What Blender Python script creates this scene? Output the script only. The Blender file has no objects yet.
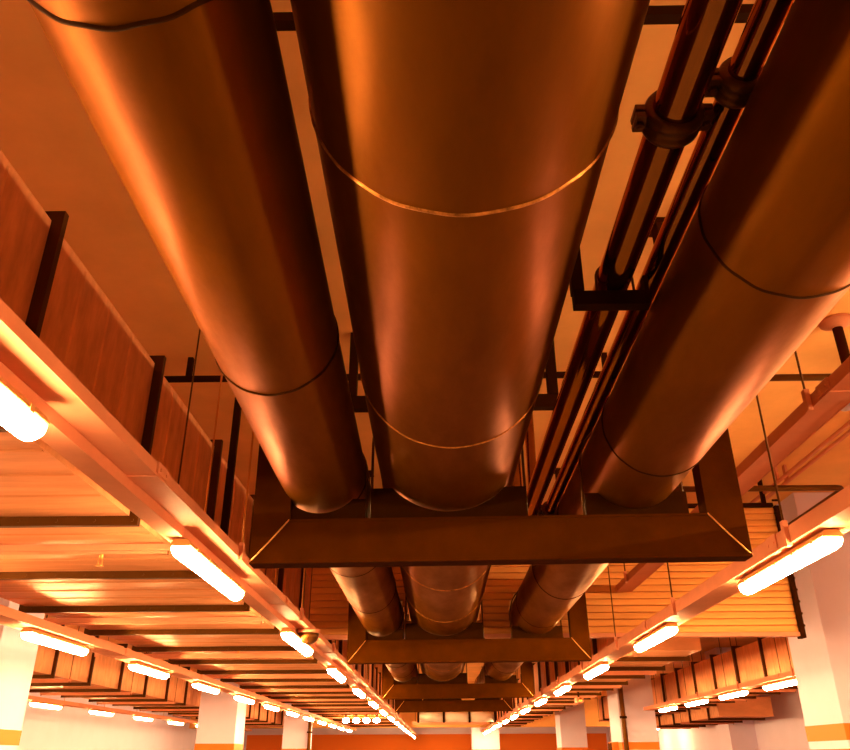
import bpy, bmesh, math, random
from mathutils import Vector, Matrix, Euler
random.seed(7)
C = bpy.context.scene.collection
E = 1.5            # eye height above the floor; all 'h' below are heights above the eye
PI = math.pi
CEIL = 2.8

# ------------------------------------------------------------------ materials
def mat(name, col, rough=0.5, metal=0.0, noise=0.0, nscale=6.0, stretch=(1, 1, 1), bump=0.0, bscale=60.0, rvar=0.0, spec=0.5, col2=None):
    m = bpy.data.materials.new(name); m.use_nodes = True
    nt = m.node_tree; b = nt.nodes['Principled BSDF']
    b.inputs['Base Color'].default_value = (*col, 1)
    b.inputs['Roughness'].default_value = rough
    b.inputs['Metallic'].default_value = metal
    b.inputs['Specular IOR Level'].default_value = spec
    if col[2] < .3: b.inputs['Specular Tint'].default_value = (1, .45, .06, 1)
    tc = nt.nodes.new('ShaderNodeTexCoord'); mp = nt.nodes.new('ShaderNodeMapping')
    mp.inputs['Scale'].default_value = stretch
    nt.links.new(tc.outputs['Object'], mp.inputs['Vector'])
    if noise > 0 or rvar > 0:
        n = nt.nodes.new('ShaderNodeTexNoise'); n.inputs['Scale'].default_value = nscale
        n.inputs['Detail'].default_value = 8; n.inputs['Roughness'].default_value = 0.62
        nt.links.new(mp.outputs['Vector'], n.inputs['Vector'])
        if noise > 0:
            r = nt.nodes.new('ShaderNodeMapRange'); r.inputs['From Min'].default_value = 0.3; r.inputs['From Max'].default_value = 0.7
            nt.links.new(n.outputs['Fac'], r.inputs['Value'])
            mx = nt.nodes.new('ShaderNodeMix'); mx.data_type = 'RGBA'
            c2 = col2 or tuple(c * (1 - noise) for c in col)
            mx.inputs[6].default_value = (*col, 1); mx.inputs[7].default_value = (*c2, 1)
            nt.links.new(r.outputs['Result'], mx.inputs[0]); nt.links.new(mx.outputs[2], b.inputs['Base Color'])
        if rvar > 0:
            r2 = nt.nodes.new('ShaderNodeMapRange'); r2.inputs['From Min'].default_value = 0.3; r2.inputs['From Max'].default_value = 0.7
            r2.inputs['To Min'].default_value = rough - rvar; r2.inputs['To Max'].default_value = rough + rvar
            nt.links.new(n.outputs['Fac'], r2.inputs['Value']); nt.links.new(r2.outputs['Result'], b.inputs['Roughness'])
    if bump > 0:
        n2 = nt.nodes.new('ShaderNodeTexNoise'); n2.inputs['Scale'].default_value = bscale; n2.inputs['Detail'].default_value = 6
        nt.links.new(mp.outputs['Vector'], n2.inputs['Vector'])
        bp = nt.nodes.new('ShaderNodeBump'); bp.inputs['Strength'].default_value = bump; bp.inputs['Distance'].default_value = 0.01
        nt.links.new(n2.outputs['Fac'], bp.inputs['Height']); nt.links.new(bp.outputs['Normal'], b.inputs['Normal'])
    return m

def emit(name, col, s):
    m = bpy.data.materials.new(name); m.use_nodes = True
    b = m.node_tree.nodes['Principled BSDF']
    b.inputs['Base Color'].default_value = (.9, .8, .7, 1)
    b.inputs['Emission Color'].default_value = (*col, 1); b.inputs['Emission Strength'].default_value = s
    return m

M = dict(
    lamp=emit('lamp_glow', (1.0, .59, .25), 215.0),
    lampbody=mat('lamp_housing', (.75, .36, .12), .45, noise=.2),
    pipe=mat('painted_pipe', (.155, .047, .0006), .41, metal=.5, spec=.08, noise=.42, nscale=4.0, stretch=(1, .35, 1), bump=.2, bscale=9, rvar=.10),
    pipescratch=mat('weld_bead', (.85, .34, .08), .4, metal=.5, noise=.9, nscale=30),
    blackpipe=mat('glossy_black_pipe', (.32, .13, .03), .08, metal=.95, noise=.3, nscale=8, rvar=.05, stretch=(1, .2, 1)),
    clamp=mat('cast_clamp', (.12, .04, .008), .38, metal=.4, noise=.4, nscale=20, bump=.3),
    beam=mat('brown_steel', (.066, .0155, .0001), .85, metal=.0, spec=.04, noise=.35, nscale=5, bump=.15, bscale=40),
    weld=mat('bare_weld', (.8, .35, .1), .4, metal=.5),
    dark=mat('dark_iron', (.028, .007, .0005), .8, noise=.3, spec=.1),
    duct=mat('galvanised_duct', (.82, .34, .15), .45, metal=.25, noise=.3, nscale=4, stretch=(.4, 3, 1), bump=.12, bscale=5, rvar=.08),
    ductside=mat('galvanised_duct_side', (.72, .27, .045), .42, metal=.35, noise=.4, nscale=3, stretch=(1, 3, .5), bump=.1, bscale=6, rvar=.08),
    flange=mat('duct_flange_iron', (.05, .014, .002), .55, metal=.2, noise=.3),
    tray=mat('painted_tray', (.74, .28, .15), .65, metal=.0, spec=.2, noise=.16, nscale=4, bump=.04),
    rod=mat('threaded_rod', (.7, .3, .08), .35, metal=.6),
    darkrod=mat('dark_rod', (.08, .025, .004), .5),
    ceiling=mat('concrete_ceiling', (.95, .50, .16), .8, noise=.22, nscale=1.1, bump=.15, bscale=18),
    wall=mat('white_wall', (.76, .66, .84), .75, noise=.06, nscale=2),
    stripe=mat('orange_stripe', (.8, .19, .03), .6),
    floor=mat('floor_concrete', (.10, .085, .08), .8, noise=.2, nscale=2),
    slat=mat('slat_panel', (.82, .36, .10), .5, metal=.1, noise=.25, nscale=3, stretch=(.3, 1, 4)),
    white=mat('white_insulation', (.9, .75, .6), .45, metal=.1, noise=.1),
)

# ------------------------------------------------------------------ mesh helpers
class MB:
    def __init__(s): s.bm = bmesh.new()
    def box(s, x0, x1, y0, y1, z0, z1, bev=0.0):
        vs = [s.bm.verts.new((x, y, z)) for x in (x0, x1) for y in (y0, y1) for z in (z0, z1)]
        fs = [(0, 1, 3, 2), (4, 6, 7, 5), (0, 4, 5, 1), (2, 3, 7, 6), (0, 2, 6, 4), (1, 5, 7, 3)]
        faces = [s.bm.faces.new([vs[i] for i in f]) for f in fs]
        if bev > 0:
            es = list({e for f in faces for e in f.edges})
            bmesh.ops.bevel(s.bm, geom=es, offset=bev, segments=2, profile=.6, affect='EDGES')
        return s
    def tube(s, a, b, r, n=16, r2=None, caps=True, smooth=True):
        a, b = Vector(a), Vector(b); d = (b - a).normalized()
        u = d.orthogonal().normalized()
        if abs(d.y) > .99: u = Vector((1, 0, 0))
        v = d.cross(u); r2 = r if r2 is None else r2
        A = [s.bm.verts.new(a + (u * math.cos(t) + v * math.sin(t)) * r) for t in [2 * PI * k / n for k in range(n)]]
        B = [s.bm.verts.new(b + (u * math.cos(t) + v * math.sin(t)) * r2) for t in [2 * PI * k / n for k in range(n)]]
        for k in range(n):
            f = s.bm.faces.new((A[k], A[(k + 1) % n], B[(k + 1) % n], B[k])); f.smooth = smooth
        if caps: s.bm.faces.new(A[::-1]); s.bm.faces.new(B)
        return s
    def path(s, pts, r, n=8):
        pts = [Vector(p) for p in pts]; rings = []
        ref = None
        for i, p in enumerate(pts):
            d = (pts[min(i + 1, len(pts) - 1)] - pts[max(i - 1, 0)]).normalized()
            if ref is None: ref = d.orthogonal().normalized()
            u = (ref - d * ref.dot(d)).normalized(); ref = u; v = d.cross(u)
            rings.append([s.bm.verts.new(p + (u * math.cos(2 * PI * k / n) + v * math.sin(2 * PI * k / n)) * r) for k in range(n)])
        for i in range(len(rings) - 1):
            for k in range(n):
                f = s.bm.faces.new((rings[i][k], rings[i][(k + 1) % n], rings[i + 1][(k + 1) % n], rings[i + 1][k])); f.smooth = True
        s.bm.faces.new(rings[0][::-1]); s.bm.faces.new(rings[-1])
        return s
    def lathe_y(s, cx, cz, prof, n=48):
        """profile of (y, r) turned about the y axis through (cx, cz)"""
        rings = [[s.bm.verts.new((cx + r * math.cos(2 * PI * k / n), y, cz + r * math.sin(2 * PI * k / n))) for k in range(n)] for y, r in prof]
        for i in range(len(rings) - 1):
            for k in range(n):
                f = s.bm.faces.new((rings[i][k], rings[i][(k + 1) % n], rings[i + 1][(k + 1) % n], rings[i + 1][k])); f.smooth = True
        return s
    def lathe_z(s, cx, cy, prof, n=24):
        rings = [[s.bm.verts.new((cx + r * math.cos(2 * PI * k / n), cy + r * math.sin(2 * PI * k / n), z)) for k in range(n)] for z, r in prof]
        for i in range(len(rings) - 1):
            for k in range(n):
                f = s.bm.faces.new((rings[i][k], rings[i][(k + 1) % n], rings[i + 1][(k + 1) % n], rings[i + 1][k])); f.smooth = True
        s.bm.faces.new(rings[0][::-1]); s.bm.faces.new(rings[-1])
        return s
    def prism_xz(s, poly, y0, y1):
        A = [s.bm.verts.new((x, y0, z)) for x, z in poly]; B = [s.bm.verts.new((x, y1, z)) for x, z in poly]
        n = len(poly)
        s.bm.faces.new(A); s.bm.faces.new(B[::-1])
        for k in range(n): s.bm.faces.new((A[k], B[k], B[(k + 1) % n], A[(k + 1) % n]))
        return s
    def prism_x(s, poly, x0, x1):
        A = [s.bm.verts.new((x0, y, z)) for y, z in poly]; B = [s.bm.verts.new((x1, y, z)) for y, z in poly]
        n = len(poly)
        s.bm.faces.new(A); s.bm.faces.new(B[::-1])
        for k in range(n): s.bm.faces.new((A[k], B[k], B[(k + 1) % n], A[(k + 1) % n]))
        return s

def build(name, mb, m, parent=None, origin=None, lift=True):
    """link the collected shapes as ONE mesh object; with a parent the mesh is local to it"""
    me = bpy.data.meshes.new(name)
    bmesh.ops.recalc_face_normals(mb.bm, faces=mb.bm.faces[:])
    if lift: bmesh.ops.translate(mb.bm, verts=mb.bm.verts[:], vec=(0, 0, E))
    if parent is not None:
        off = parent['_o'] if '_o' in parent else (0, 0, 0)
        if lift: bmesh.ops.translate(mb.bm, verts=mb.bm.verts[:], vec=-Vector(off))
    o = None
    if parent is None and lift:
        vs = [v.co for v in mb.bm.verts]
        c = Vector(origin) if origin else Vector((sum(v.x for v in vs) / len(vs), sum(v.y for v in vs) / len(vs), min(v.z for v in vs)))
        bmesh.ops.translate(mb.bm, verts=mb.bm.verts[:], vec=-c)
        loc = c
    else: loc = Vector((0, 0, 0))
    mb.bm.to_mesh(me); mb.bm.free()
    o = bpy.data.objects.new(name, me); C.objects.link(o)
    o.location = loc
    if parent is not None: o.parent = parent; o['_o'] = parent['_o'] if '_o' in parent else (0, 0, 0)
    me.materials.append(m)
    return o

def thing(name, label, cat, loc, group=None, lift=True):
    o = bpy.data.objects.new(name, None); C.objects.link(o)
    z = loc[2] + (E if lift else 0)
    o.location = (loc[0], loc[1], z); o['_o'] = (loc[0], loc[1], z)
    o.empty_display_size = .1
    o['label'] = label; o['category'] = cat
    if group: o['group'] = group
    return o
def tag(o, label, cat, group=None):
    o['label'] = label; o['category'] = cat
    if group: o['group'] = group
    return o
def structure(name, mb, m, parent=None):
    o = build(name, mb, m, parent)
    if parent is None: o['kind'] = 'structure'
    return o
ORD = ['nearest', 'second nearest', 'third nearest', 'fourth nearest', 'fifth', 'sixth', 'seventh', 'eighth', 'ninth', 'tenth',
       'eleventh', 'twelfth', 'thirteenth', 'fourteenth', 'fifteenth', 'sixteenth', 'seventeenth']

# ------------------------------------------------------------------ setting
X0, X1, Y0, Y1 = -10.0, 8.6, -7.0, 44.0
structure('floor', MB().box(X0 - .2, X1 + .2, Y0 - .2, Y1 + .2, -E - .1, -E), M['floor'])
structure('ceiling', MB().box(X0 - .2, X1 + .2, Y0 - .2, Y1 + .2, CEIL, CEIL + .2), M['ceiling'])
def wall(name, x0, x1, y0, y1, axis, sgn):
    w = structure(name, MB().box(x0, x1, y0, y1, -E, CEIL), M['wall'])
    w['_o'] = tuple(w.location)
    for (a, b) in (((.0, 1.1), (-E, -.01)) if axis == 'y' else ((-E, -.1),)):
        if axis == 'x':
            xx = x1 if sgn > 0 else x0
            mb = MB().box(min(xx, xx + sgn * .006), max(xx, xx + sgn * .006), y0 + .1, y1 - .1, a, b)
        else:
            yy = y0
            mb = MB().box(x0 + .1, x1 - .1, yy - .006, yy, a, b)
        build('painted_band', mb, M['stripe'], w)
wall('wall_left', X0 - .2, X0, Y0, Y1, 'x', 1)
wall('wall_right', X1, X1 + .2, Y0, Y1, 'x', -1)
wall('wall_far', X0, X1, Y1, Y1 + .2, 'y', -1)
structure('wall_near', MB().box(X0, X1, Y0 - .2, Y0, -E, CEIL), M['wall'])
# downstand beams of the ceiling
structure('trim_1', MB().box(5.13, X1, 9.3, 9.9, 2.35, CEIL, .01), M['wall'])
structure('trim_2', MB().box(X0, X1, 34.0, 34.5, 1.1, CEIL), M['ceiling'])

def column(x0, x1, y0, y1, label, group='painted square columns'):
    t = thing('concrete_column', label, 'column', ((x0 + x1) / 2, (y0 + y1) / 2, -E), group)
    build('shaft', MB().box(x0, x1, y0, y1, -E, CEIL, .012), M['wall'], t)
    e = .005
    for a, b in ((.15, .31), (-E + .01, .07)):
        build('painted_band', MB().box(x0 - e, x1 + e, y0 - e, y1 + e, a, b, .004), M['stripe'], t)
    return t
column(4.2, 5.12, 8.95, 9.9, 'large pale square column at right below the slatted bulkhead end')
column(4.15, 4.98, 19.7, 20.9, 'pale column with orange band in the middle distance on the right')
column(4.22, 5.12, 30.0, 31.2, 'farthest pale column on the right, left of the banded middle one')
column(-5.65, -4.92, 9.1, 10.0, 'large pale square column at the left edge of the view')
column(-5.5, -4.62, 19.3, 20.2, 'pale column on the left under the second lamp row, edge brightly lit')
column(-5.5, -4.62, 30.0, 31.0, 'farthest pale column on the left')
structure('trim_3', MB().box(7.9, X1, 23.5, 24.6, -E, CEIL), M['wall'])
column(1.35, 2.5, 36.0, 37.0, 'small white column at the far end between the two lamp rows')

# ------------------------------------------------------------------ big pipes
LEAN = dict(left=.018, centre=.007, right=0.0)     # the pipes run very slightly askew
def off(k, y): return LEAN[k] * max(0.0, 3.7 - y)
def lean(mb, k):
    for v in mb.bm.verts: v.co.x += off(k, v.co.y)
    return mb
PIPES = dict(left=(-.576, 1.307, .214), centre=(.060, 1.468, .375), right=(.981, 1.331, .238))
PLAB = dict(left='long brown round pipe at left, brightly lit along its left edge',
            centre='widest round brown pipe running overhead in the centre',
            right='long round brown pipe at right beside the two thin black pipes')
SEAMS = dict(left=(2.36,), centre=(1.41,), right=(1.78,))
def ring_prof(y, r, w=.006, hh=.004):
    return [(y - w, r - .002), (y - w * .5, r + hh), (y + w * .5, r + hh), (y + w, r - .002)]
for k, (cx, ch, r) in PIPES.items():
    t = thing('overhead_pipe', PLAB[k], 'pipe', (cx, 0, ch - r))
    ys = sorted([-3.0 + .5 * i for i in range(42)] + [3.7])
    prof = []
    for y in ys: prof.append((y, r + random.uniform(-.0012, .0012)))
    mb = MB().lathe_y(cx, ch, prof, 96)
    build('pipe_wall', lean(mb, k), M['pipe'], t)
    base = SEAMS[k][0]
    yy = [base + 1.46 * i for i in range(-3, 11) if -2.5 < base + 1.46 * i < 16.5 and abs(base + 1.46 * i - 8.4) > .12]
    for y in yy:
        m2 = MB(); n = 96; rings = []
        for (oy, hh) in ((-.006, -.002), (-.002, .0035), (.003, .0035), (.006, -.002)):
            rings.append([m2.bm.verts.new((cx + (r + hh + (.0015 * random.random() if hh > 0 else 0)) * math.cos(2 * PI * q / n),
                          y + oy + .002 * math.sin(q * .9) + .004 * math.sin(q * .21), ch + (r + hh) * math.sin(2 * PI * q / n))) for q in range(n)])
        for i in range(3):
            for q in range(n):
                f = m2.bm.faces.new((rings[i][q], rings[i][(q + 1) % n], rings[i + 1][(q + 1) % n], rings[i + 1][q])); f.smooth = True
        build('weld_seam', lean(m2, k), M['pipescratch'] if k == 'centre' else M['dark'], t)

# ------------------------------------------------------------------ trapeze frames carrying the pipes
FX0, FX1, FH = -.898, 1.487, .84
BH = .211
def frame(y, label, cradle=True):
    t = thing('support_frame', label, 'frame', ((FX0 + FX1) / 2, y, FH), 'welded trapeze frames under the pipes')
    d = .11; th = .011; w = .18
    # beam: a channel with its web towards the camera
    zb, zt = FH, FH + BH
    mb = MB()
    mb.prism_xz([(FX0, zb), (FX1, zb), (FX1 - w, zt), (FX0 + w, zt)], y, y + th)
    mb.box(FX0, FX1, y + th, y + d, zb, zb + th)
    mb.box(FX0 + w, FX1 - w, y - .006, y + d, zt - th, zt)
    mb.box(FX0 + .002, FX1 - .002, y - .007, y + .001, zb - .002, zb + .016, .003)
    build('cross_beam', mb, M['beam'], t)
    for sgn, xo, xi in ((-1, FX0, FX0 + w), (1, FX1, FX1 - w)):
        a, b = min(xo, xi), max(xo, xi)
        mb = MB()
        mb.prism_xz([(xo, zb + .001), (xi, zt + .001), (xi, CEIL), (xo, CEIL)], y, y + th)
        mb.box(min(xo, xo - sgn * th), max(xo, xo - sgn * th), y + th, y + d, zb + .013, CEIL)
        mb.box(min(xi, xi + sgn * th), max(xi, xi + sgn * th), y + th, y + d, zt + .001, CEIL)
        mb.box(a - .04, b + .04, y - .04, y + d + .04, CEIL - .012, CEIL)
        build('upright', mb, M['beam'], t)
        mb = MB().path([(xo - sgn * .004, y - .003, zb + .006), ((xo * .5 + xi * .5) - sgn * .006, y - .005, (zb + zt) / 2 + .004), (xi, y - .003, zt)], .004, 6)
        build('weld_line', mb, M['weld'], t)
    for k, (cx, ch, r) in PIPES.items():
        cx += off(k, y)
        # cradle plate with the pipe seat cut out of it
        hw = r * (1.0 if k != 'centre' else .98)
        hh = min(.16, r * .5)
        n = 24; a0 = math.acos(max(-1, min(1, (ch - (zt + hh)) / (r + .006))))
        pts = [(cx - hw * 1.05, zt + .002), (cx + hw * 1.05, zt + .002)]
        edge = math.sin(a0) * (r + .006)
        pts += [(cx + hw * 1.05, zt + hh)]
        for q in range(n + 1):
            a = a0 - 2 * a0 * q / n
            zz = ch - math.cos(a) * (r + .004)
            pts.append((cx + math.sin(a) * (r + .004), max(zz, zt + .006)))
        pts += [(cx - hw * 1.05, zt + hh)]
        build('pipe_cradle', MB().prism_xz(pts, y + .03, y + .05), M['dark'], t)
        arc = [(cx - r - .012, y + .085, zt)] + [(cx + (r + .009) * math.cos(PI - PI * q / 20), y + .085, ch + (r + .009) * math.sin(PI - PI * q / 20)) for q in range(21)] + [(cx + r + .012, y + .085, zt)]
        u = MB().path(arc, .007, 8)
        for sx in (-1, 1): u.tube((cx + sx * (r + .012), y + .085, zt + .001), (cx + sx * (r + .012), y + .085, zt + .02), .015, 6, smooth=False)
        build('u_bolt', u, M['darkrod'], t)
    t.rotation_euler.y = -.007
for i, (y, la) in enumerate(((3.705, 'nearest welded brown support frame, wide beam across the middle'),
                             (8.05, 'second nearest support frame, just before the slatted bulkhead'),
                             (13.2, 'third nearest support frame, beyond the slatted bulkhead'),
                             (17.16, 'farthest dark support frame under the pipes'))):
    frame(y, la)

# ------------------------------------------------------------------ thin glossy pipes with couplings
def thin_pipe(cx, ch, r, label, clamps, y1=9.5):
    t = thing('black_pipe', label, 'pipe', (cx, 0, ch - r), 'thin glossy black pipes')
    build('pipe_wall', MB().lathe_y(cx, ch, [(-3, r), (0, r), (3, r), (6, r), (y1, r)], 40).path([(cx, y1 - .02, ch), (cx, y1 + .03, ch), (cx, y1 + .08, ch + .03), (cx, y1 + .11, ch + .09), (cx, y1 + .12, ch + .2), (cx, y1 + .12, CEIL)], r, 32), M['blackpipe'], t)
    for y in clamps:
        mb = MB()
        w = .04
        mb.lathe_y(cx, ch, [(y - w, r), (y - w, r + .014), (y - w * .7, r + .02), (y - w * .35, r + .02), (y - w * .3, r + .013), (y + w * .3, r + .013), (y + w * .35, r + .02), (y + w * .7, r + .02), (y + w, r + .014), (y + w, r)], 40)
        for s in (-1, 1):
            mb.box(cx + s * (r + .028) - .016, cx + s * (r + .028) + .016, y - .03, y + .03, ch - .022, ch - .004, .003)
            mb.box(cx + s * (r + .028) - .016, cx + s * (r + .028) + .016, y - .03, y + .03, ch + .004, ch + .022, .003)
            mb.tube((cx + s * (r + .03), y, ch - .04), (cx + s * (r + .03), y, ch + .04), .007, 8)
            mb.tube((cx + s * (r + .03), y, ch - .034), (cx + s * (r + .03), y, ch - .022), .012, 6, smooth=False)
        cl = build('pipe_coupling', mb, M['clamp'], t)
    return t
thin_pipe(.647, 1.553, .060, 'thicker glossy black pipe with a bolted coupling, beside the centre pipe', (1.60, 5.6), 6.1)
thin_pipe(.796, 1.575, .040, 'thinner black pipe half hidden behind the right pipe', (1.17, 1.50, 5.4), 6.1)

# near L bracket carrying them
t = thing('pipe_bracket', 'near dark L-shaped bracket under the two thin black pipes', 'bracket', (.62, 2.38, 1.43), 'brackets')
build('bar', MB().box(.493, .762, 2.36, 2.41, 1.43, 1.487, .003), M['dark'], t)
build('post', MB().box(.489, .532, 2.36, 2.41, 1.489, CEIL, .003), M['dark'], t)
build('pipe_saddle', MB().box(.745, .762, 2.365, 2.405, 1.488, 1.55), M['dark'], t)
arc = [(.647 - .066, 2.385, 1.488)] + [(.647 + .065 * math.cos(PI - PI * q / 14), 2.385, 1.553 + .065 * math.sin(PI - PI * q / 14)) for q in range(15)] + [(.647 + .066, 2.385, 1.488)]
build('u_bolt', MB().path(arc, .005, 6), M['darkrod'], t)
t = thing('pipe_bracket', 'second dark bracket above the centre pipe, its post beside the thin black pipe', 'bracket', (.1, 5.0, 2.2), 'brackets')
build('bar', MB().box(-.62, .86, 4.98, 5.05, 2.19, 2.29, .003), M['dark'], t)
build('post', MB().box(.79, .86, 4.98, 5.05, 2.292, CEIL, .003), M['dark'], t)
build('post', MB().box(-.62, -.56, 4.98, 5.05, 2.292, CEIL, .003), M['dark'], t)

# ceiling struts and conduits across
def cross(name, label, x0, x1, y, h, dh, dy, drops=()):
    t = thing(name, label, 'strut', ((x0 + x1) / 2, y, h))
    build('rail', MB().box(x0, x1, y - dy / 2, y + dy / 2, h, h + dh, .003), M['dark'], t)
    for xx in drops:
        build('hanger', MB().box(xx - .02, xx + .02, y - .02, y + .02, h + dh, CEIL), M['dark'], t)
    return t
cross('ceiling_strut', 'thick dark strut across the ceiling at the very top of view', -1.2, 1.75, 2.15, 2.6, .05, .05, (-1.1, -.3, .58, 1.6))
cross('ceiling_strut', 'thin dark rail across the ceiling behind the pipes, left part with a drop', -2.1, 1.45, 5.36, 2.60, .04, .04, (-1.9, .45, 1.3))
t = thing('drop_channel', 'dark vertical channel hanging between the left duct and left pipe', 'channel', (-1.5, 5.36, 1.05))
build('channel', MB().box(-1.53, -1.48, 5.38, 5.42, 1.06, CEIL), M['dark'], t)
t = thing('conduit', 'dark conduit running across the pale ceiling at upper right', 'conduit', (2.9, 5.45, 2.6))
build('tube', MB().tube((1.6, 5.45, 2.62), (4.6, 5.45, 2.62), .028, 12), M['darkrod'], t)
for xx in (2.0, 3.2, 4.3): build('clip', MB().box(xx - .02, xx + .02, 5.42, 5.48, 2.65, CEIL), M['darkrod'], t)
t = thing('conduit', 'dark conduit with an elbow at right above the slatted bulkhead', 'conduit', (3.2, 7.6, 2.4))
build('tube', MB().path([(2.35, 7.6, 2.42), (4.0, 7.6, 2.42), (4.06, 7.62, 2.42), (4.10, 7.68, 2.42), (4.11, 8.4, 2.42), (4.11, 9.2, 2.42)], .03, 10), M['darkrod'], t)
build('clip', MB().box(2.42, 2.47, 7.57, 7.63, 2.45, CEIL), M['darkrod'], t)
for q, X in enumerate((3.62, 3.72)):
    t = thing('thin_conduit', ('left' if q == 0 else 'right') + ' one of two slim parallel conduits running away along the right ceiling', 'conduit', (X, 4, 2.6), 'slim conduits on the right ceiling')
    build('tube', MB().tube((X, .5, 2.62), (X, 9.2, 2.62), .02, 10), M['tray'], t)
    for yy in (2, 4, 6, 8): build('clip', MB().box(X - .012, X + .012, yy - .03, yy + .03, 2.635, CEIL), M['tray'], t)
t = thing('pipe_drop', 'short flanged vertical pipe under the ceiling at upper right', 'pipe', (2.87, 4.9, 1.9))
build('pipe_wall', MB().tube((2.87, 4.9, 1.9), (2.87, 4.9, CEIL - .02), .035, 16), M['beam'], t)
build('ceiling_flange', MB().lathe_z(2.87, 4.9, [(CEIL - .06, .036), (CEIL - .05, .06), (CEIL - .02, .11), (CEIL, .115)]), M['tray'], t)
t = thing('smoke_detector', 'round detector on the ceiling at the right edge', 'detector', (3.58, 6.3, CEIL - .08))
build('base', MB().lathe_z(3.58, 6.3, [(CEIL - .03, .09), (CEIL, .095)]), M['wall'], t)
build('dome', MB().lathe_z(3.58, 6.3, [(CEIL - .09, .02), (CEIL - .085, .045), (CEIL - .06, .07), (CEIL - .031, .075)]), M['wall'], t)

# ------------------------------------------------------------------ ducts
def duct(name, label, x0, x1, h0, h1, y0, y1, fy0, step, fl=.05, group=None, ribs=True, side=None, bars=True, nmax=90):
    t = thing(name, label, 'duct', ((x0 + x1) / 2, (y0 + y1) / 2, h0), group)
    mb = MB().box(x0, x1, y0, y1, h0, h1)
    if ribs:
        y = fy0
        while y > y0 + step: y -= step
        while y < y1:
            for f in (.27, .5, .73):
                yy = y + step * f
                if y0 < yy < y1 - .02:
                    mb.prism_x([(yy - .012, h0), (yy, h0 - .006), (yy + .012, h0)], x0 + .01, x1 - .01)
                    xx = x1 if side != 'l' else x0; s = 1 if side != 'l' else -1
                    A = [mb.bm.verts.new(p) for p in ((xx, yy - .01, h0 + .02), (xx + s * .006, yy, h0 + .02), (xx, yy + .01, h0 + .02))]
                    B = [mb.bm.verts.new(p) for p in ((xx, yy - .01, h1 - .02), (xx + s * .006, yy, h1 - .02), (xx, yy + .01, h1 - .02))]
                    for a in range(2): mb.bm.faces.new((A[a], A[a + 1], B[a + 1], B[a]))
            y += step
    build('duct_wall', mb, M['duct'], t)
    y = fy0
    while y > y0 + step: y -= step
    k = 0
    while y < y1:
        if y > y0 + .02:
            m2 = MB(); a = .035
            m2.box(x0 - fl, x1 + fl, y, y + a, h0 - fl, h0)
            m2.box(x0 - fl, x1 + fl, y, y + a, h1, h1 + fl)
            m2.box(x0 - fl, x0, y, y + a, h0, h1); m2.box(x1, x1 + fl, y, y + a, h0, h1)
            if y < 14:
                nb = int((x1 - x0) / .2)
                for q in range(nb + 1):
                    m2.tube((x0 + .05 + q * .2, y - .006, h0 - fl * .5), (x0 + .05 + q * .2, y + .001, h0 - fl * .5), .009, 6, smooth=False)
            build('flange', m2, M['flange'], t)
            if bars and k % 2 == 1:
                yb = y + step * .42
                if yb < y1:
                    m3 = MB().box(x0 - .1, x1 + .05, yb, yb + .035, h0 - .045, h0 - .008)
                    m3.box(x0 - .1, x1 + .05, yb + .03, yb + .035, h0 - .06, h0 - .04)
                    bb = build('support_bar', m3, M['tray'], t)
                    for xx in (x0 - .08, x1 + .035):
                        build('hanger_rod', MB().tube((xx, yb + .017, h0 - .07), (xx, yb + .017, CEIL), .006, 6), M['darkrod'], bb)
        k += 1; y += step
    return t
duct('rectangular_duct', 'wide flat metal duct with dark flanges overhead on the left', -3.45, -1.62, 1.15, 2.05, -3, 33.5, 3.98, 1.33)
duct('rectangular_duct', 'farther left metal duct beyond the left column', -7.3, -5.75, 1.13, 1.85, 5, 33.5, 10.9, 1.33)
duct('rectangular_duct', 'right hand metal duct above the right lamp row, beyond the bulkhead', 2.0, 3.1, 1.13, 1.75, 9.75, 33.5, 10.4, 1.2, side='l')
duct('rectangular_duct', 'tall panelled duct between the right columns under the bulkhead edge', 5.45, 6.6, 1.14, 1.78, 10.4, 29, 11.3, 1.3, side='l')
duct('rectangular_duct', 'low bright duct against the far right wall', 6.7, 8.0, .86, 1.3, 20.5, 29, 21.2, 1.6, side='l')

# insulated duct at the far end, three pale segments
t = thing('insulated_duct', 'pale round insulated duct across the far end', 'duct', (.5, 26, 1.0))
for a in range(3):
    x = -.62 + a * .78
    build('segment', MB().tube((x, 26, 1.12), (x + .72, 26, 1.12), .14, 24), M['white'], t)
for a in range(4):
    x = -.65 + a * .78
    build('joint_ring', MB().tube((x - .03, 26, 1.12), (x + .03, 26, 1.12), .155, 24), M['dark'], t)
for x in (-.6, 1.65): build('hanger_rod', MB().tube((x, 26, 1.27), (x, 26, CEIL), .008, 6), M['darkrod'], t)
t = thing('cable_duct', 'orange horizontal trunking below the insulated duct at the far end', 'trunking', (.4, 28, .9))
build('casing', MB().box(-.9, 1.55, 28, 28.12, .98, 1.08), M['tray'], t)
for x in (-.8, .5, 1.45): build('hanger_rod', MB().tube((x, 28.06, 1.08), (x, 28.06, CEIL), .01, 6), M['darkrod'], t)

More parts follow.
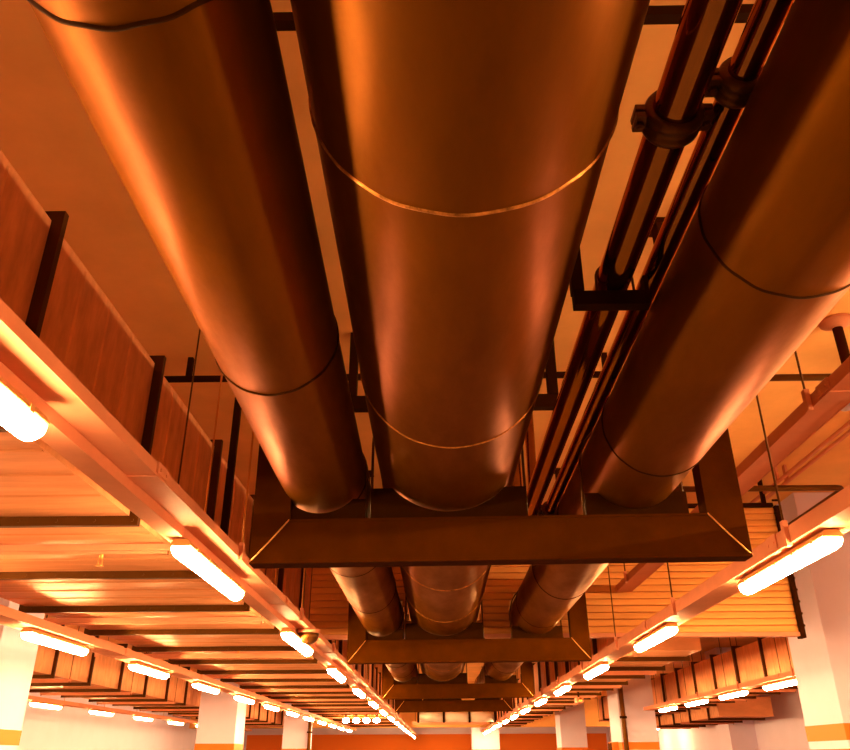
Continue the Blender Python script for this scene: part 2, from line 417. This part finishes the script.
# ------------------------------------------------------------------ slatted bulkhead with the pipe openings
BX0, BX1, BY, BZ0 = -1.34, 3.68, 8.38, 1.10
t = thing('slatted_bulkhead', 'horizontally slatted metal bulkhead across the hall behind the second frame', 'bulkhead', ((BX0 + BX1) / 2, BY, BZ0))
BTOP = 2.46
mb = MB(); ps = .069; z = BZ0 + .04
holes = [(cx + off(k, BY), ch, r + .012) for k, (cx, ch, r) in PIPES.items()]
while z < BTOP - .01:
    z1 = min(z + ps, BTOP)
    iv = [(BX0, BX1)]
    for cx, ch, r in holes:
        dz = 0 if z <= ch <= z1 else min(abs(z - ch), abs(z1 - ch))
        if dz < r:
            w = math.sqrt(r * r - dz * dz); nv = []
            for a, b in iv:
                if cx + w <= a or cx - w >= b: nv.append((a, b)); continue
                if cx - w > a: nv.append((a, cx - w))
                if cx + w < b: nv.append((cx + w, b))
            iv = nv
    for a, b in iv:
        if b - a > .01:
            mb.prism_x([(BY + .05, z), (BY + .012, z + .002), (BY - .003, z + ps * .1), (BY - .006, z + ps * .5), (BY - .003, z + ps * .9), (BY + .003, z1 - .001), (BY + .05, z1)], a, b)
    z = z1
build('slats', mb, M['slat'], t)
mb = MB().box(BX0, BX1, BY - .03, BY + .06, BZ0, BZ0 + .04, .004)
# the bottom rail passes under the pipes
build('bottom_rail', mb, M['tray'], t)
mb = MB().box(BX1, BX1 + .05, BY - .05, BY + .06, BZ0 - .02, BTOP, .004)
for q in range(12): mb.tube((BX1 - .012, BY - .04, BZ0 + .1 + q * .12), (BX1 + .06, BY - .04, BZ0 + .1 + q * .12), .012, 6, smooth=False)
build('end_rail', mb, M['dark'], t)

build('top_rail', MB().box(BX0, BX1, BY - .02, BY + .06, BTOP, BTOP + .04, .004), M['dark'], t)
for xx in (-1.2, -.2, .6, 1.6, 2.6, 3.6):
    build('hanger', MB().box(xx - .02, xx + .02, BY, BY + .04, BTOP + .04, CEIL), M['dark'], t)

# ------------------------------------------------------------------ lamps
def lamp_proto(name='strip_lamp'):
    L, W = 1.16, .043
    t = thing(name, '', 'lamp', (0, 0, 0), lift=False)
    # housing: shallow trough, open side down
    h = MB()
    h.prism_like = None
    def sect(pts, y0, y1, ins=0): pass
    A = [(-W * 1.0, .0125), (-W * 1.12, .016), (-W * 1.1, .024), (-W * .75, .045), (W * .75, .045), (W * 1.1, .024), (W * 1.12, .016), (W * 1.0, .0125)]
    h.prism_xz(A, -L / 2, L / 2)
    for q in range(5):
        y = -L / 2 + .12 + q * (L - .24) / 4
        h.box(-W * 1.2, W * 1.2, y - .012, y + .012, .006, .03)
    hs = build('housing', h, M['lampbody'], t, lift=False)
    d = MB(); n = 14
    ys = [(-L / 2 + .004, .8), (-L / 2 + .012, .94), (-L / 2 + .03, 1.0), (0, 1.0), (L / 2 - .03, 1.0), (L / 2 - .012, .94), (L / 2 - .004, .8)]
    rings = []
    for y, s in ys:
        ring = []
        for q in range(n + 1):
            a = -.22 + (PI + .44) * q / n
            px = W * math.cos(a) * 1.02; pz = -.046 * math.sin(a) * s
            ring.append(d.bm.verts.new((px * (.85 + .15 * s), y, pz + .001)))
        rings.append(ring)
    for i in range(len(rings) - 1):
        for q in range(n):
            f = d.bm.faces.new((rings[i][q], rings[i][q + 1], rings[i + 1][q + 1], rings[i + 1][q])); f.smooth = True
    d.bm.faces.new(rings[0]); d.bm.faces.new(rings[-1][::-1])
    build('diffuser', d, M['lamp'], t, lift=False)
    for sy in (-1, 1):
        g = MB().box(-.02, .02, sy * .42 - .012, sy * .42 + .012, .045, .052)
        build('mounting_bracket', g, M['lampbody'], t, lift=False)
    return t
proto = lamp_proto(); used = [False]
def put_lamp(x, y, h, label, group):
    if not used[0]: r = proto; used[0] = True
    else:
        r = proto.copy(); C.objects.link(r)
        for ch in list(proto.children):
            c = ch.copy(); C.objects.link(c); c.parent = r
            for g in ch.children:
                d = g.copy(); C.objects.link(d); d.parent = c
    r.location = (x, y, h + E); r['label'] = label; r['group'] = group
ORD = ['nearest', 'second', 'third', 'fourth', 'fifth', 'sixth', 'seventh', 'eighth', 'ninth', 'tenth',
       'eleventh', 'twelfth', 'thirteenth', 'fourteenth', 'fifteenth', 'sixteenth', 'seventeenth']
def row(x, ys, where, group, h, first=-99):
    nv = 0; nb = sum(1 for y in ys if y < first)
    for y in ys:
        if y < first:
            put_lamp(x, y, h, f'strip lamp {where}, out of view, {ORD[nb - 1]} behind', group); nb -= 1
        else:
            put_lamp(x, y, h, f'glowing strip lamp {where}, {ORD[nv]} from viewpoint', group); nv += 1
row(-1.225, [-1.47, 1.6] + [4.25 + 2.86 * k for k in range(0, 14)], 'under the broad left tray', 'strip lamps under the broad left cable tray', .90, .9)
row(1.84, [4.2 + 2.8 * k for k in range(-2, 14)], 'under the right tray', 'strip lamps under the right cable tray', .906, 2.5)
row(-3.36, [7.15 + 2.45 * k for k in range(-4, 11)], 'in the row past the wide left duct', 'strip lamps of the second left row', .921, 5)
row(-7.45, [15.9 + 2.7 * k for k in range(-6, 6)], 'in the leftmost row by the left wall', 'strip lamps of the leftmost row', .923, 14)
row(4.75, [11.7 + 2.0 * k for k in range(0, 4)], 'between the two right columns', 'strip lamps between the right columns', .901)
row(4.3, [-2.5, -1.2, .1, 1.4, 2.7, 4.0, 5.3, 6.6], 'added off to the right for ceiling light', 'unseen strip lamps added for ceiling light', 1.448, 99)  # unseen row added only to brighten the ceiling on the right
row(7.6, [30.5, 32.8], 'in the far right corner', 'strip lamps in the far right corner', .901)

# ------------------------------------------------------------------ cable trays
def tray(label, x0, x1, h0, h1, y0, y1, rail=None, rods=(), rodstep=2.1, rody=4.3, joints=2.86, jy=2.95, cliside=1, group=None, dome=None):
    t = thing('cable_tray', label, 'cable tray', ((x0 + x1) / 2, (y0 + y1) / 2, h0), group)
    m = MB(); th = .006
    m.box(x0, x1, y0, y1, h0, h0 + th)
    m.box(x0, x0 + th, y0, y1, h0 + th, h1); m.box(x1 - th, x1, y0, y1, h0 + th, h1)
    m.box(x0 + th, x1 - th, y0, y1, h1 - .004, h1)
    m.box(x0 - .004, x0, y0, y1, h0 - .003, h0 + .006); m.box(x1, x1 + .004, y0, y1, h0 - .003, h0 + .006)
    build('channel', m, M['tray'], t)
    if rail:
        a, b, c, d = rail
        m = MB().box(a, b, y0, y1, c, d - .001)
        build('lamp_rail', m, M['tray'], t)
    y = jy
    while y < min(y1, 22):
        if y > y0:
            m = MB().box(x0 - .006, x1 + .006, y - .05, y + .05, h0 - .005, h0)
            xs = x1 if cliside > 0 else x0
            m.box(min(xs, xs + cliside * .009), max(xs, xs + cliside * .009), y - .06, y + .06, h0 + .006, h1 + .002)
            for dy in (-.035, .035): m.tube((xs + cliside * .002, y + dy, (h0 + h1) / 2), (xs + cliside * .014, y + dy, (h0 + h1) / 2), .007, 6, smooth=False)
            build('joint_plate', m, M['tray'], t)
        y += joints
    y = rody
    while y < min(y1, 27):
        if y > y0:
            for xx in rods:
                m = MB().tube((xx, y, h0 - .01), (xx, y, CEIL), .006, 8)
                rd = build('hanger_rod', m, M['rod'] if cliside > 0 else M['darkrod'], t)
                m = MB().box(xx - .013, xx + .013, y - .018, y + .018, h0 - .018, h1 + .03, .003)
                build('hanger_clip', m, M['tray'], rd)
        y += rodstep
    return t
tray('broad peach left cable tray with strip lamps beneath it', -1.24, -1.10, 1.0, 1.05, .3, 43.5,
     rail=(-1.31, -1.215, .953, 1.0), rods=(-1.09, -1.32), group='cable trays')
tray('right cable tray with strip lamps, passing behind the beam corner', 1.76, 1.94, .958, 1.04, .3, 43.5, rods=(1.75,), rody=3.9, cliside=-1, jy=4.1, group='cable trays')
tray('higher right cable tray without lamps, ending at the slatted bulkhead', 1.85, 2.0, 1.54, 1.605, .3, 8.3, rods=(1.835,), rody=3.55, cliside=-1, jy=3.4, group='cable trays')
tray('second left cable tray beyond the wide duct, with strip lamps', -3.48, -3.26, .973, 1.04, 2.5, 33.5, rods=(-3.56,), group='cable trays', jy=5.7)
tray('leftmost cable tray near the left wall, with strip lamps', -7.55, -7.37, .975, 1.04, 3, 33.5, rods=(-7.57,), group='cable trays')
tray('short right cable tray between the two right columns', 4.65, 4.85, .953, 1.02, 10.2, 19.4, rods=(4.64,), rody=11, cliside=-1, group='cable trays')
for (a, b, x) in ((-3.3, 7.3, 4.3),):
    tray('narrow tray added out of view at right to carry the added lamps', x - .03, x + .03, 1.5, 1.55, a, b, rods=(x - .035,), cliside=-1, group='cable trays')  # added, never seen; kept narrow so the added lamps shine upward past it
tray('far right corner cable tray', 7.5, 7.7, .953, 1.02, 29.2, 33.8, rods=(7.49,), rody=30, cliside=-1, group='cable trays')

# dome under the left tray
t = thing('dome_camera', 'small shiny dome fixed under the left cable tray past the beam', 'dome', (-1.12, 6.98, .9))
build('collar', MB().lathe_z(-1.12, 6.98, [(.965, .095), (.98, .1), (.998, .1)]), M['tray'], t)
build('dome', MB().lathe_z(-1.12, 6.98, [(.875, .01), (.88, .04), (.9, .07), (.93, .088), (.964, .092)]), M['clamp'], t)

# sprinkler heads under the left duct
for i, (x, y, la) in enumerate(((-2.05, 4.72, 'small sprinkler head under the wide left duct, nearest'),
                                (-2.9, 5.1, 'small sprinkler head under the wide left duct near the lamp row'),
                                (-2.3, 9.4, 'small sprinkler head under the wide left duct, farthest'))):
    t = thing('sprinkler_head', la, 'sprinkler', (x, y, 1.05), 'sprinkler heads under the left duct')
    build('stem', MB().tube((x, y, 1.09), (x, y, 1.149), .012, 10), M['rod'], t)
    f = MB().tube((x - .012, y, 1.055), (x - .012, y, 1.09), .003, 6).tube((x + .012, y, 1.055), (x + .012, y, 1.09), .003, 6)
    build('frame', f, M['rod'], t)
    build('deflector', MB().lathe_z(x, y, [(1.05, .022), (1.055, .022)], 12), M['rod'], t)

# small far things
for q in range(4):
    x = -2.75 + q * .3
    t = thing('globe_lamp', f'small round lamp under the far end of the wide left duct, {["leftmost", "second from left", "third from left", "rightmost"][q]}', 'lamp', (x, 25, .93), 'small round lamps under the far duct')
    build('globe', MB().lathe_z(x, 25, [(.93, .02), (.945, .07), (.98, .1), (1.02, .1), (1.05, .07), (1.06, .04)], 16), M['lamp'], t)
    build('stem', MB().tube((x, 25, 1.061), (x, 25, 1.10), .02, 8), M['dark'], t)
    build('canopy', MB().tube((x, 25, 1.10), (x, 25, 1.149), .035, 12), M['dark'], t)
t = thing('downpipe', 'thin dark vertical pipe in front of the banded right column', 'pipe', (4.22, 19.62, -E))
build('pipe_wall', MB().tube((4.22, 19.62, -E), (4.22, 19.62, CEIL), .055, 14), M['darkrod'], t)
for z in (-.9, .0, .8): build('pipe_clip', MB().box(4.15, 4.29, 19.56, 19.7, z, z + .05), M['dark'], t)
t = thing('downpipe', 'thin dark vertical pipe at the right edge of the farthest left column', 'pipe', (-4.55, 29.9, -E))
build('pipe_wall', MB().tube((-4.55, 29.9, -E), (-4.55, 29.9, CEIL), .06, 14), M['darkrod'], t)
for z in (-.9, .0, .8): build('pipe_clip', MB().box(-4.63, -4.47, 29.84, 30.0, z, z + .05), M['dark'], t)
t = thing('wall_box', 'dark box on the left side of the banded right column', 'box', (4.07, 20.4, .02))
build('housing', MB().box(4.0, 4.149, 20.1, 20.6, .02, .32, .01), M['stripe'], t)
build('lid', MB().box(3.985, 3.999, 20.12, 20.58, .04, .30, .004), M['beam'], t)
t = thing('security_camera', 'small camera hanging under the right hand duct in the distance', 'camera', (2.67, 16.2, .93))
build('stem', MB().tube((2.67, 16.2, 1.03), (2.67, 16.2, 1.129), .02, 10), M['dark'], t)
build('body', MB().box(2.6, 2.74, 16.05, 16.32, .93, 1.03, .02), M['tray'], t)
build('lens', MB().tube((2.67, 16.05, .98), (2.67, 16.0, .98), .035, 16), M['blackpipe'], t)

for o in list(bpy.data.objects):
    if '_o' in o: del o['_o']

# ------------------------------------------------------------------ light of the air: faint ambient
w = bpy.data.worlds.new('World'); bpy.context.scene.world = w; w.use_nodes = True
w.node_tree.nodes['Background'].inputs[0].default_value = (1, .5, .3, 1)
w.node_tree.nodes['Background'].inputs[1].default_value = 0.05

# ------------------------------------------------------------------ camera
f = 780.0; rho = math.radians(0.25)
vx, vy = 15.0, -383.0
a = vx * math.cos(-rho) - vy * math.sin(-rho); b = -(vx * math.sin(-rho) + vy * math.cos(-rho))
p = math.atan(b / f); psi = math.atan(a / (f / math.cos(p)))
cam = bpy.data.cameras.new('camera'); co = bpy.data.objects.new('camera', cam); C.objects.link(co)
R = Matrix.Rotation(psi, 3, 'Z') @ Matrix.Rotation(PI / 2 + p, 3, 'X') @ Matrix.Rotation(-rho, 3, 'Z')
co.matrix_world = Matrix.Translation((0, 0, E)) @ R.to_4x4()
cam.sensor_fit = 'HORIZONTAL'; cam.sensor_width = 36; cam.lens = f / 850 * 36; cam.clip_start = .02; cam.clip_end = 200
sc = bpy.context.scene; sc.camera = co
sc.view_settings.view_transform = 'Standard'; sc.view_settings.look = 'None'; sc.view_settings.gamma = 1
sc.view_settings.exposure = 0.0; sc.view_settings.use_curve_mapping = False
sc.cycles.use_denoising = True
sc.cycles.max_bounces = 8; sc.cycles.diffuse_bounces = 5; sc.cycles.glossy_bounces = 4
